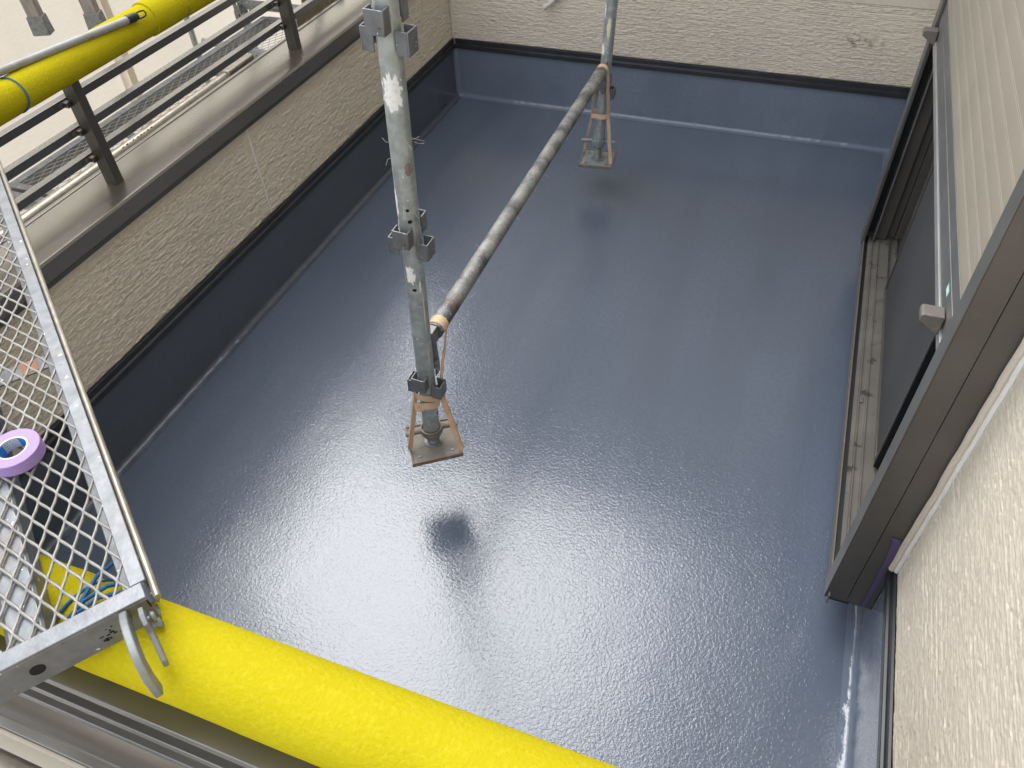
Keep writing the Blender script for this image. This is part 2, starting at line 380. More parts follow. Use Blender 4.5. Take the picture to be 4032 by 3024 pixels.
# right house wall
rwall = thing('house_wall', 'beige siding house wall beside the shuttered window, nearest the camera', 'wall')
b = MB()
b.box(W + .014, W + .2, -6.5, -2.70, -3, 5.0); b.box(W + .014, W + .2, -1.0, .012, -3, 5.0)
b.box(W + .014, W + .2, -2.70, -1.0, -3, .10); b.box(W + .014, W + .2, -2.70, -1.0, 2.16, 5.0)
build('wall_core', b, M_HOUSE, rwall, smooth=0)
siding('siding', mR, -3.95, -2.733, HS, 1.32, .0026, rwall, M_SIDE, face=.004, seed=21, amp=.8)
siding('siding', mR, -6.4, -3.952, HS, 4.98, .03, rwall, M_SIDE, face=.004, seed=21)
siding('siding', mR, -3.95, -2.738, 1.322, 4.98, .03, rwall, M_SIDE, face=.004, seed=21)
siding('siding', mR, -2.736, -.964, 2.47, 4.98, .03, rwall, M_SIDE, face=.004, seed=21)
siding('siding', mR, -.962, -.004, HS, 4.98, .03, rwall, M_SIDE, face=.004, seed=21)
s_ = MB().cove(mR, YN, -2.722, HU); build('upstand', s_, M_UP, rwall, recalc=False)
s_ = MB().cove(mR, -2.722, -.978, .112); build('upstand', s_, M_UP, rwall, recalc=False)
s_ = MB().cove(mR, -.978, 0, HU); build('upstand', s_, M_UP, rwall, recalc=False)
b = MB().prism(mR, YN, -2.724, FLASHP); build('flashing', b, M_FLASH, rwall, bevel=.0015)
b = MB().prism(mR, -.976, -.012, FLASHP); build('flashing', b, M_FLASH, rwall, bevel=.0015)
b = MB(); pth = [(W - .009, -2.7285, z) for z in frange(.33, 2.12, 60)]
pth = [(x + random.uniform(-.0012, .0012), y + random.uniform(-.001, .001), z) for x, y, z in pth]
b.tube(pth, .0085, 8); build('jamb_sealant', b, M_SEAL, rwall)
b = MB(); b.tube([(W + .001 + random.uniform(-.0008, .0008), -2.7352 + random.uniform(-.0012, .0008), z) for z in frange(.332, 2.12, 90)], .0062, 8)
build('sealant_bead', b, M_SEALW, rwall)

# eaves over back and right wall; lower right strip added against floor glare
roof = thing('roof_eave', 'unseen roof overhang along the house walls, lower right strip added to cut floor glare', 'roof', (0, 0, 0))
b = MB(); b.box(-1.0, W, -.42, .22, 3.0, 3.04); b.box(2.17, W, -6.5, -.422, 3.0, 3.04); b.box(2.20, 4.6, -6.5, .22, 5.0, 5.04); build('soffit', b, M_SOFFIT, roof, smooth=0)
b = MB(); b.box(-1.0, 2.17, -.44, -.422, 2.98, 3.15); b.box(2.15, 2.168, -6.5, -.442, 2.98, 3.15); b.box(2.18, 2.20, -6.5, .22, 4.98, 5.18); build('fascia', b, M_BRONZE, roof, smooth=0)
b = MB(); b.add([(-1, -.44, 3.15), (W, -.44, 3.15), (W, 3.0, 4.3), (-1, 3.0, 4.3), (2.18, -6.5, 5.18), (2.18, .4, 5.18), (4.8, .4, 6.2), (4.8, -6.5, 6.2)], [(0, 1, 2, 3), (4, 5, 6, 7)])
build('roof_slope', b, M_ROOF, roof, smooth=0)

# parapets
def parapet(name, label, m, t0, t1, panels, c0, c1, ups, m_up, dense):
    p = thing(name, label, 'wall')
    b = MB().fbox(m, c0 + .02, c1, .012, .165, -3, .715); build('wall_core', b, M_HOUSE, p, smooth=0)
    for i, (a, bb) in enumerate(panels):
        siding('siding_panel', m, a, bb, HS, .722, dense, p, M_SIDE, face=.004, seed=40 + i, amp=1.9)
    for (a, bb), (a2, b2) in zip(panels, panels[1:]):
        q_ = MB().fbox(m, bb, a2, .001, .008, HS, .722); build('joint_sealant', q_, M_SEALW, p, bevel=.001)
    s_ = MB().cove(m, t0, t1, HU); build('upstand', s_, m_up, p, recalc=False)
    b = MB().prism(m, t0, t1 - .004, FLASHP); build('flashing', b, M_FLASH, p, bevel=.0015)
    cp = [(-.012, .700), (-.012, .764), (-.007, .771), (0, .7725), (.172, .7745), (.174, .779), (.188, .779), (.190, .775), (.190, .715), (.186, .715), (.186, .769), (.0, .766), (-.008, .760), (-.008, .712), (-.002, .712), (-.002, .700)]
    b = MB().prism(m, c0, c1, cp); cpo = build('coping', b, M_COPE, p, bevel=.0008)
    b = MB().fbox(m, c0, c1, -.0145, -.0125, .7, .7135); build('coping_drip', b, M_BRONZE, p, smooth=0)
    return p
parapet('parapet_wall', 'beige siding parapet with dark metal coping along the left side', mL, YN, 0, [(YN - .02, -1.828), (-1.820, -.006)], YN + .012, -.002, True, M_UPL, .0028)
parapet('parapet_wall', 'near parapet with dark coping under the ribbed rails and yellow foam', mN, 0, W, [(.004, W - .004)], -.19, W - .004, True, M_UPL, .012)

# railings
def rail_set(name, label, m, t0, t1, posts):
    p = thing(name, label, 'railing')
    zt = [1.053, .965, .877]
    for z in zt:
        b = MB().fbox(m, t0, t1, .122, .150, z - .024, z); build('rail', b, M_RAIL, p, bevel=.0012)
    for t_ in posts:
        b = MB().fbox(m, t_ - .0155, t_ + .0155, .070, .116, .7735, 1.100); po = build('post', b, M_POSTM, p, bevel=.0012)
        for z in zt:
            b = MB().fbox(m, t_ - .034, t_ - .0155, .100, .1215, z - .021, z - .005); build('clip', b, M_BRONZE, po, bevel=.001)
            b = MB().fbox(m, t_ - .048, t_ - .0345, .1185, .1215, z - .018, z - .006); build('clip_tab', b, M_SRAILD, po)
    b = MB().fbox(m, t0, t1, .070, .112, 1.1005, 1.155); build('handrail', b, M_BRONZE, p, bevel=.004)
    return p
q = NM('rail_bronze_aluminium', (.060, .056, .049), .28, .0, .8); q.mottle(20, (.052, .048, .042), .4, .75, detail=4); coat(q, 1., 1.9, .22); M_RAIL = q.m
q = NM('post_bronze_paint', (.085, .079, .070), .34, .35, .5); q.mottle(40, (.10, .093, .083), .4, .8, detail=4); M_POSTM = q.m
rail_set('balcony_railing', 'dark bronze three-rail railing on the left parapet', mL, YN - .15, -.004, [-3.45, -2.378, -1.300, -.222])
rail_set('balcony_railing', 'dark rails under the yellow foam at the near edge', mN, -.118, W - .004, [.02, 2.05])

# yellow foam covers
def foam(name, label, segs, tie_pts, axis):
    p = thing(name, label, 'foam cover')
    for (t0, t1, r, c0) in segs:
        N = int((t1 - t0) / .012); n = 40
        tt = np.linspace(t0, t1, N + 1); th = np.linspace(0, 2 * np.pi, n, endpoint=False)
        T, TH = np.meshgrid(tt, th, indexing='ij')
        rr = r * (1 + .03 * (vnoise(T / .15 + 50, TH / 1.2, 61) - .5) + .012 * (vnoise(T / .03 + 50, TH / .3, 62) - .5))
        for tp in tie_pts: rr -= .0045 * np.exp(-((T - tp) / .010) ** 2)
        A = c0[0] + rr * np.cos(TH); Z = c0[1] + rr * np.sin(TH)
        V = np.stack([A, T, Z], -1) if axis == 'y' else np.stack([T, A, Z], -1)
        b = MB(); I = np.arange((N + 1) * n).reshape(N + 1, n)
        Fq = [(int(I[i, k]), int(I[i, (k + 1) % n]), int(I[i + 1, (k + 1) % n]), int(I[i + 1, k])) for i in range(N) for k in range(n)]
        b.add(V.reshape(-1, 3).tolist(), Fq + [tuple(int(x) for x in I[0]), tuple(int(x) for x in I[-1])])
        build('foam_sleeve', b, M_FOAM, p, smooth=60)
    for tp in tie_pts:
        r = segs[0][2]; c0 = segs[0][3]; pts = []
        for k in range(41):
            a = 2 * math.pi * k / 40; rr = r * .985
            sh = tp + .010 * math.sin(a + 1)
            q_ = (c0[0] + rr * math.cos(a), sh, c0[1] + rr * math.sin(a)) if axis == 'y' else (sh, c0[0] + rr * math.cos(a), c0[1] + rr * math.sin(a))
            pts.append(q_)
        b = MB().tube(pts, .0022, 8); build('twine_tie', b, M_TWINE, p)
    return p
foam('foam_cover', 'yellow foam sleeve tied round the left handrail', [(-3.78, -1.935, .0475, (-.091, 1.142)), (-2.02, .0 - .02, .0515, (-.091, 1.143))], [-2.565, -1.87], 'y')
foam('foam_cover', 'thick yellow foam sleeve across the bottom of the view', [(-.03, W - .01, .0528, (YN - .0875, 1.139))], [1.205], 'x')

# ------------------------------------------------------------------ window with rolling shutter
win = thing('sliding_window', 'dark brown aluminium sliding window with insect screen', 'window', (W, -1.85, .112))
win.location = (0, 0, 0)
y0, y1 = -2.72, -.98
def P(name, mat, *boxes, parent=None, bevel=.001):
    b = MB()
    for bx_ in boxes: b.box(*bx_)
    return build(name, b, mat, parent or win, bevel=bevel)
# near jamb: shutter guide and frame, a fine joint between
nj = P('jamb', M_FRAME, (2.2565, 2.308, y0, -2.664, .118, 2.14), (2.3095, 2.3715, y0 + .0015, -2.66, .118, 2.14), (2.3725, 2.45, -2.7, -2.655, .118, 2.14))
P('guide_front', M_FRAMEF, (2.2535, 2.2562, y0 + .0006, -2.664, .116, 2.14), parent=nj)
P('guide_slot', M_BLACK, (2.266, 2.286, -2.6636, -2.6625, .16, 2.14), parent=nj, bevel=0)
P('jamb_foot', M_BLACK, (2.262, 2.318, y0 + .001, -2.66, .109, .1175), parent=nj)
fj = P('jamb', M_FRAME, (2.2595, 2.266, -1.052, y1, .135, 2.14), (2.292, 2.298, -1.052, y1, .135, 2.14), (2.266, 2.292, -1.0, y1, .135, 2.14), (2.298, 2.342, -1.03, y1, .152, 2.14), (2.342, 2.372, -1.012, y1, .152, 2.14), (2.374, 2.44, -1.02, -.96, .152, 2.14))
P('guide_front', M_FRAMEF, (2.2535, 2.2592, -1.052, y1, .130, 2.14), parent=fj)
P('track_line', M_SRAILD, (2.2925, 2.2975, -1.0535, -1.0522, .16, 2.14), parent=fj, bevel=0)
P('guide_slot', M_BLACK, (2.2665, 2.2915, -1.0015, -1.0003, .16, 2.14), parent=fj, bevel=0)
# sill profile along y
sill = MB().prism(lambda t, u, z: (u, t, z), y0 + .002, y1, [(2.266, .116), (2.266, .1365), (2.291, .1375), (2.292, .148), (2.296, .148), (2.297, .1425), (2.314, .1435), (2.315, .150), (2.3195, .150), (2.3205, .1455), (2.43, .1475), (2.43, .116)])
so_ = build('sill', sill, M_DUST, win, bevel=.0006)
P('sill_lip', M_BRKT, (2.2605, 2.2645, y0 - .012, y1 + .012, .106, .1465), parent=so_)
P('sill_gutter', M_BLACK, (2.2668, 2.2785, y0 + .01, y1 - .01, .1367, .1382), parent=so_, bevel=0)
P('latch', M_SRAILD, (2.297, 2.3055, -1.985, -1.955, .1437, .1485), parent=so_)
P('track', M_FRAME, (2.3555, 2.3585, y0 + .04, y1 - .04, .1470, .158), parent=so_); P('track', M_FRAME, (2.384, 2.387, y0 + .04, y1 - .04, .1473, .160), parent=so_)
P('track', M_FRAME, (2.407, 2.410, y0 + .04, y1 - .04, .1473, .160), parent=so_)
# insect screen sash
scr = P('screen_sash', M_SCREEN, (2.3525, 2.3545, -2.232, -1.384, .170, 2.08), bevel=0)
P('screen_frame', M_FRAME, (2.3475, 2.3615, -2.250, -2.2325, .159, 2.1), (2.3475, 2.3615, -1.3835, -1.366, .159, 2.1), (2.3475, 2.3615, -2.232, -1.384, .159, .1695), parent=scr)
P('screen_gasket', M_BLACK, (2.3465, 2.360, -2.262, -2.2505, .159, 2.1), parent=scr, bevel=0)
# glass sashes
for (a, b_, x) in ((-2.655, -1.82, 2.384), (-1.86, -1.02, 2.408)):
    gs = P('glass_pane', M_GLASS, (x - .002, x + .002, a + .05, b_ - .05, .22, 2.05), bevel=0)
    P('sash_frame', M_FRAME, (x - .011, x + .011, a, a + .0495, .163, 2.1), (x - .011, x + .011, b_ - .0495, b_, .163, 2.1), (x - .011, x + .011, a + .0497, b_ - .0497, .163, .2195), (x - .011, x + .011, a + .0497, b_ - .0497, 2.0505, 2.1), parent=gs)
P('window_head', M_FRAME, (2.2535, 2.45, y0, y1, 2.141, 2.175))
tag(win, 'dark brown aluminium sliding window with insect screen and dusty sill', 'window')
# dim room behind
room = MB(); room.box(2.60, 4.6, -2.9, -.8, .10, 2.4)
ro = build('room_interior', room, M_ROOM, rwall, smooth=0)

sh = thing('rolling_shutter', 'half-lowered beige slatted rolling shutter over the window', 'shutter', (0, 0, 0))
ya, yb = -2.675, -1.012
def SP(name, mat, *bs, parent=sh, bevel=.0012):
    b = MB()
    for q_ in bs: b.box(*q_)
    return build(name, b, mat, parent, bevel=bevel)
br = SP('bottom_rail', M_SRAIL, (2.2670, 2.288, ya, yb, .928, .9400), (2.2625, 2.288, ya, yb, .9402, .962))
SP('rail_step', M_SRAILD, (2.2665, 2.286, ya, yb, .9625, .992), parent=br)
SP('rail_step', M_SRAILD, (2.2645, 2.286, ya, yb, .9925, 1.024), parent=br)
SP('rail_step', M_SRAILD, (2.2655, 2.286, ya, yb, 1.0250, 1.063), parent=br)
SP('rail_groove', M_BLACK, (2.269, 2.284, ya, yb, 1.063, 1.0665), parent=br, bevel=0)
for yc in (-2.575, -1.10):
    poly = [(2.2625, .948), (2.2625, .994), (2.224, .994), (2.220, .990), (2.220, .977)]
    b = MB().prism(lambda t, u, z: (u, t, z), yc - .018, yc + .018, poly); build('stopper', b, M_BRKT, sh, bevel=.0012)
# slats: one profile, shared mesh
def slat_mesh():
    prof = [(2.2658, 0), (2.2652, .0008), (2.2650, .0022), (2.2650, .0420), (2.26535, .0426), (2.26535, .0434), (2.2651, .0440), (2.2651, .0470), (2.2658, .0478)]
    b = MB().prism(lambda t, u, z: (u, t, z), ya, yb, prof + [(2.274, .0478), (2.274, 0)])
    return b
z = 1.0670; first = None
for k in range(23):
    if first is None: first = build('slat', slat_mesh(), M_SLAT, sh, smooth=30); first.location = (0, 0, z)
    else:
        c = first.copy(); COL.objects.link(c); c.location = (0, 0, z)
    z += .0478
st = SP('sticker', M_GREEN, (2.26385, 2.2642, -2.535, -2.50, .998, 1.016), bevel=0)
SP('sticker_text', M_STW, (2.26345, 2.26375, -2.531, -2.506, 1.001, 1.0135), parent=st, bevel=0)
b = MB(); b.box(2.24, 2.371, y0 - .02, y1 + .02, 2.178, 2.45); build('shutter_box', b, M_FRAME, sh, bevel=.004)

pt = MB()
pts = [(.118, 2.345, 2.356), (.20, 2.3445, 2.357), (.29, 2.343, 2.357), (.36, 2.341, 2.357), (.42, 2.336, 2.356), (.438, 2.331, 2.350)]
vs = []
for zz_, xa, xb in pts: vs += [(xa, -2.7214, zz_), (xb, -2.7214, zz_), (xb, -2.7207, zz_), (xa, -2.7207, zz_)]
pt.add(vs, [(i * 4 + k, i * 4 + (k + 1) % 4, i * 4 + 4 + (k + 1) % 4, i * 4 + 4 + k) for i in range(5) for k in range(4)] + [(0, 1, 2, 3), (20, 23, 22, 21)])
tag(build('masking_tape', pt, M_PSTRIP), 'purple masking tape strip stuck low on the near window jamb', 'tape')

# ------------------------------------------------------------------ scaffold posts on the balcony
def pocket(m, w=.040, d=.026, h=.046, th=.0032):
    """U-shaped wedge pocket, open on top; local +u points out of the post"""
    b = MB()
    b.fbox(m, -w / 2, w / 2, .0245 + d - th, .0245 + d, 0, h)
    b.fbox(m, -w / 2, -w / 2 + th, .0235, .0245 + d - th - .0002, 0, h); b.fbox(m, w / 2 - th, w / 2, .0235, .0245 + d - th - .0002, 0, h)
    return b
dirs = {'px': lambda t, u, z: (u, t, z), 'nx': lambda t, u, z: (-u, t, z), 'py': lambda t, u, z: (t, u, z), 'ny': lambda t, u, z: (t, -u, z)}
pk_mesh = {}
LEAN = R_(2.9)
def shell_patch(r, pts_fn, n, m_):      # thin splash lying on the tube: list of (theta, z) outline around a centre
    b = MB(); return b
def splash(th0, z0, hw, hh, seed, r=.02475, n=40, spik=.18):
    rg = random.Random(seed); vs = [(r * math.cos(th0), r * math.sin(th0), z0)]
    for ring in (.55, 1.0):
        for k in range(n):
            a = 2 * math.pi * k / n; j = 1 + (rg.uniform(-spik, spik) if ring == 1. else 0)
            th = th0 + math.cos(a) * hw * ring * j / r; z_ = z0 + math.sin(a) * hh * ring * j
            rr_ = r + (.0005 if ring < 1 else .0001)
            vs.append((rr_ * math.cos(th), rr_ * math.sin(th), z_))
    vs[0] = ((r + .0006) * math.cos(th0), (r + .0006) * math.sin(th0), z0)
    fs = [(0, 1 + k, 1 + (k + 1) % n) for k in range(n)] + [(1 + k, 1 + n + k, 1 + n + (k + 1) % n, 1 + (k + 1) % n) for k in range(n)]
    return MB().add(vs, fs)
def scaffold_post(label, base, ztop, zbot, clusters, group, dirsel=('px', 'nx', 'py', 'ny')):
    p = thing('scaffold_post', label, 'scaffold post', base, (0, LEAN, 0), group)
    b = MB().tube([(0, 0, z_) for z_ in frange(zbot, ztop, 12)], .0243, 32); build('tube', b, M_POLE, p)
    for zc in clusters:
        for d in dirsel:
            zz_ = zc + (.045 if d in ('py', 'ny') else 0.) - .046
            if d not in pk_mesh:
                o = build('wedge_pocket', pocket(dirs[d]), M_GALVB, p, bevel=.0009); pk_mesh[d] = o.data
            else:
                o = link('wedge_pocket', pk_mesh[d], None, p); bb = o.modifiers.new('edge', 'BEVEL'); bb.width = .0009; bb.segments = 2; bb.limit_method = 'ANGLE'
            o.location = (0, 0, zz_)
    return p
CAMAZ = math.atan2(-1.302, .80)     # direction from the near post to the camera
np_ = scaffold_post('near grey steel scaffold post splashed with white, hanging above the floor', (1.075, -2.657, 0), 2.6, .308, [.52, .998, 1.475, 1.95], 'scaffold posts standing in the balcony')
for nm, th, z_, hw, hh, sd_, mt in [('paint_splash', CAMAZ - .35, 1.352, .021, .040, 1, M_WHITE), ('paint_splash', CAMAZ - .55, .902, .011, .026, 2, M_WHITE), ('paint_splash', CAMAZ - 1.25, 1.10, .006, .034, 3, M_WHITE),
                              ('adhesive_patch', CAMAZ + .35, 1.185, .0075, .016, 4, M_RIM), ('paint_splash', CAMAZ - 1.45, 1.02, .004, .03, 12, M_WHITE), ('paint_drip', CAMAZ + .35, .865, .0030, .018, 5, M_CREAM), ('paint_drip', CAMAZ + .52, .78, .0014, .070, 6, M_CREAM),
                              ('paint_drip', CAMAZ + .50, .63, .0012, .040, 13, M_CREAM), ('drilled_hole', CAMAZ - .25, .858, .0055, .0045, 7, M_HOLE), ('drilled_hole', CAMAZ + .95, .392, .0035, .0055, 8, M_HOLE), ('rust_spot', CAMAZ - .1, 1.085, .004, .004, 9, M_HOLE), ('rust_spot', CAMAZ + .02, 1.055, .005, .005, 10, M_HOLE)]:
    build(nm, splash(th, z_, hw, hh, sd_, spik=.28 if 'splash' in nm else .12), mt, np_, recalc=True)
# stray fibres stuck on the near post
b = MB()
for k in range(12):
    th = CAMAZ + random.choice([-1.5, 1.45, -.3, .2, .5]) + random.uniform(-.3, .3); z_ = random.choice([1.27, 1.22, 1.10, .99, .55]) + random.uniform(-.03, .03)
    r0 = .0247; d = Vector((math.cos(th), math.sin(th), random.uniform(-.5, .7))); p0 = Vector((r0 * math.cos(th), r0 * math.sin(th), z_)); L_ = random.uniform(.006, .028)
    b.tube([p0, p0 + d * L_ * .5 + Vector((0, 0, random.uniform(-.004, .004))), p0 + d * L_ + Vector((random.uniform(-.006, .006), random.uniform(-.006, .006), random.uniform(-.006, .006)))], .00022, 4)
build('stray_fibres', b, M_WHITE, np_)['kind'] = 'stuff'
fp_ = scaffold_post('far grey steel scaffold post hanging in front of the back wall', (1.050, -.767, 0), 2.6, .262, [.52, 1.0, 1.48, 1.95], 'scaffold posts standing in the balcony')
CAM2 = math.atan2(-3.18, .835)
for nm, th, z_, hw, hh, sd_, mt in [('paint_splash', CAM2 - .1, .775, .009, .045, 21, M_CREAM), ('paint_splash', CAM2 - .9, .685, .010, .022, 22, M_WHITE), ('paint_splash', CAM2 - 1.2, .84, .006, .03, 23, M_WHITE)]:
    build(nm, splash(th, z_, hw, hh, sd_, spik=.25), mt, fp_)

# ledger pipe between the posts
A = Vector((1.113, -2.595, .648)); Bv = Vector((1.082, -.818, .618))
lg = thing('scaffold_ledger', 'rough mottled ledger pipe running between the two scaffold posts', 'scaffold pipe')
b = MB().tube([A.lerp(Bv, k / 24) for k in range(25)], .0243, 28); build('tube', b, M_LEDGER, lg)
for e_, sg in ((A, -1), (Bv, 1)):
    b = MB(); b.box(e_.x - .012, e_.x + .012, min(e_.y, e_.y + sg * .034), max(e_.y, e_.y + sg * .034), e_.z - .024, e_.z + .022); b.box(e_.x - .009, e_.x + .009, e_.y + sg * .010 if sg > 0 else e_.y - .018, e_.y + .018 if sg > 0 else e_.y - .010, e_.z - .115, e_.z - .0245)
    build('wedge', b, M_GALVD, lg, bevel=.002)
b = MB()
for k in range(20):
    s_k = random.uniform(.02, .98); c0 = A.lerp(Bv, s_k); th = random.uniform(0, 6.28); e1 = Vector((math.cos(th), 0, math.sin(th)))
    p0 = c0 + e1 * .0244; L_ = random.uniform(.006, .022)
    b.tube([p0, p0 + e1 * L_ * .5 + Vector((0, random.uniform(-.01, .01), 0)), p0 + e1 * L_ + Vector((0, random.uniform(-.02, .02), random.uniform(-.01, .01)))], .00022, 4)
build('stray_fibres', b, M_WHITE, lg)['kind'] = 'stuff'

# jack bases
def jack(label, c, zp, rot, mplate, mrim, thread_vis, ztube, label_bolts=4):
    p = thing('jack_base', label, 'jack base', c, (0, 0, rot), 'jack bases under the scaffold posts')
    a = .0765
    b = MB().box(-a + .004, a - .004, -a + .004, a - .004, zp + .004, zp + .010); build('plate', b, mplate, p, bevel=.0015)
    b = MB()
    for q_ in ((-a, a, -a, -a + .006), (-a, a, a - .006, a), (-a, -a + .006, -a + .0062, a - .0062), (a - .006, a, -a + .0062, a - .0062)):
        b.box(q_[0], q_[1], q_[2], q_[3], zp, zp + .0145)
    b.box(-a + .0061, a - .0061, -a + .0061, a - .0061, zp, zp + .0038)
    build('plate_tray', b, mrim, p, bevel=.001)
    for sx in (-1, 1):
        for sy in (-1, 1):
            b = MB().lathe([(.0001, 0), (.0075, 0), (.0075, .0022), (.0042, .0030), (.004, .0012), (.0001, .0012)], 16, (sx * .048, sy * .048, zp + .0101)); build('bolt', b, M_GALVD, p)
    # threaded spindle
    prof = []; zz_ = zp + .010
    prof += [(.030, zz_), (.029, zz_ + .003), (.0185, zz_ + .006)]; zz_ += .006
    while zz_ < ztube - .012: prof += [(.0185, zz_), (.0160, zz_ + .0025), (.0185, zz_ + .005)]; zz_ += .005
    prof += [(.0185, ztube + .05), (.0001, ztube + .05)]
    b = MB().lathe(prof, 24); build('spindle', b, M_GALVD, p)
    n0 = ztube - .028
    b = MB().lathe([(.019, n0), (.0255, n0 + .001), (.0265, n0 + .012), (.0325, n0 + .016), (.0325, n0 + .036), (.0285, n0 + .0365), (.0275, n0 + .026), (.019, n0 + .026)], 28, closed=True)
    nut = build('nut', b, M_PLATE if mplate is M_PLATE else M_PLATEF, p)
    for sg in (-1, 1):
        b = MB().tube([(sg * .030, 0, n0 + .026), (sg * .052, 0, n0 + .025), (sg * .078, 0, n0 + .022)], [.0085, .0080, .0074], 14); build('handle', b, mplate, nut)
    return p
jack('dusty brown jack base plate hanging just above the bright floor patch', (1.0895, -2.657, 0), .243, R_(35), M_PLATE, M_RIM, False, .310)
jack('grey jack base plate with visible screw thread near the back wall', (1.062, -.767, 0), .160, R_(6), M_PLATEF, M_RIM, True, .262)

# tan tape straps
def strap(label, parts):
    p = thing('packing_tape_strap', label, 'tape', (0, 0, 0), group='tan tape tying up the jack bases')
    for path, width, side in parts: build('tape_strip', MB().ribbon(path, width, side), M_STRAP, p, smooth=60)
    return p
def ring_path(c, rx, ry, z, n=28, wob=.002, tilt=0, rot=0):
    out = []
    for k in range(n + 1):
        a = 2 * math.pi * k / n; x = math.cos(a) * rx; y = math.sin(a) * ry
        out.append((c[0] + x * math.cos(rot) - y * math.sin(rot), c[1] + x * math.sin(rot) + y * math.cos(rot), z + wob * math.sin(3 * a + 1) + tilt * math.cos(a)))
    return out
cx, cy = 1.098, -2.657
camd = Vector((.80, -1.302, 0)).normalized(); sidev = Vector((camd.y * -1, camd.x, 0))   # to the right seen from the camera
sr = Vector((.85, .52, 0))
def hang(p0, p1, p2, sag=.0, n=8):
    out = [Vector(p0).lerp(Vector(p1), k / n) for k in range(n)] + [Vector(p1).lerp(Vector(p2), k / n) for k in range(n + 1)]
    return [v + Vector((random.uniform(-.001, .001), random.uniform(-.001, .001), 0)) for v in out]
lx = Vector((1.113, -2.570, 0)); T0 = lx + Vector((-.030, 0, .655)); T1 = lx + Vector((.030, 0, .655))
arc = [lx + Vector((-.0255 * math.cos(a), 0, .648 + .0255 * math.sin(a))) for a in [math.pi * k / 12 for k in range(13)]]
Lm = Vector((cx, cy, .46)) - sr * .034; Rm = Vector((cx, cy, .46)) + sr * .034
Lb = Vector((1.040, -2.712, .262)); Rb = Vector((1.188, -2.672, .262))
def wl(n, a, b): return [a + (b - a) * i / (n - 1) for i in range(n)]
pl_ = hang(arc[0], Lm, Lb); pr_ = hang(arc[-1], Rm, Rb)
vw = lambda n, a, b: [Vector(a).lerp(Vector(b), i / (n - 1)) for i in range(n)]
strap('tan packing tape strap tying the near jack base to its post', [
    (arc, .030, (0, 1, 0)),
    (pl_, wl(17, .009, .016), vw(17, (.3, .9, 0), (.75, .5, .1))), ([v + Vector((-.006, -.005, 0)) for v in pl_[7:]], wl(10, .007, .015), vw(10, (.6, -.3, 0), (.5, -.9, .1))),
    (pr_, wl(17, .009, .015), vw(17, (.3, .9, 0), (.9, .2, .2))), ([v + Vector((.003, .008, 0)) for v in pr_[7:]], wl(10, .006, .012), vw(10, (.5, .6, 0), (.3, .9, .1))),
    (ring_path((cx, cy), .0355, .030, .468, tilt=-.006, rot=.55), .022, (0, 0, 1)),
    (ring_path((cx, cy), .0345, .029, .437, wob=.004, tilt=.006, rot=.55)[14:27], .026, (0, 0.05, 1)),
    ([Lm + Vector((.004, -.006, -.02)), Lm + Vector((.012, -.012, -.05))], .024, (.85, .52, 0))])
fx_, fy_ = 1.068, -.769
lx = Vector((1.085, -.845, 0)); arc = [lx + Vector((-.0255 * math.cos(a), 0, .619 + .0255 * math.sin(a))) for a in [math.pi * k / 12 for k in range(13)]]
Lm = Vector((fx_ - .036, fy_ - .016, .39)); Rm = Vector((fx_ + .040, fy_ - .020, .385)); Lb = Vector((.984, -.735, .172)); Rb = Vector((1.134, -.805, .172))
pl_ = hang(arc[0], Lm, Lb); pr_ = hang(arc[-1], Rm, Rb)
strap('tan packing tape strap tying the far jack base to its post', [
    (arc, .028, (0, 1, 0)), (pl_, wl(17, .010, .014), vw(17, (.4, .8, 0), (.9, .3, .1))), (pr_, wl(17, .014, .016), vw(17, (.6, .7, 0), (.9, .3, .1))),
    (ring_path((fx_, fy_), .044, .032, .392, tilt=.004), .022, (0, 0, 1))])

# ------------------------------------------------------------------ expanded-metal planks
def lattice(L, Wd, z, lw, sw, r, n, seg, off=0., a0=0.):
    b = MB(); hx, hy = lw / 2, sw / 2; nx = int(L / hx); ny = int(Wd / hy)
    for i in range(nx):
        for j in range(ny + 1):
            if (i + j) % 2: continue
            for dj in (-1, 1):
                if not (0 <= j + dj <= ny): continue
                p0 = Vector((a0 + i * hx, off - j * hy, z)); p1 = Vector((a0 + (i + 1) * hx, off - (j + dj) * hy, z))
                k = .10 * hx
                if seg > 1:
                    dz = r * .5 * dj
                    pts_ = [p0 + Vector((0, 0, 0)), p0.lerp(p1, .12) + Vector((hx * .05, 0, dz * .5)), p0.lerp(p1, .5) + Vector((0, 0, dz)), p0.lerp(p1, .88) - Vector((hx * .05, 0, -dz * .5)), p1]
                else: pts_ = [p0, p1]
                b.tube(pts_, r, n, cap=False)
    return b
M_MESH = galv('expanded_metal', (.30, .285, .26), (.21, .18, .15), .35, .5, False).m
pk = thing('scaffold_plank', 'galvanised expanded-metal scaffold plank lying diagonally across the corner', 'scaffold plank', (1.348, -3.704, 1.240), (0, 0, math.atan2(.58778525, -.80901699)))
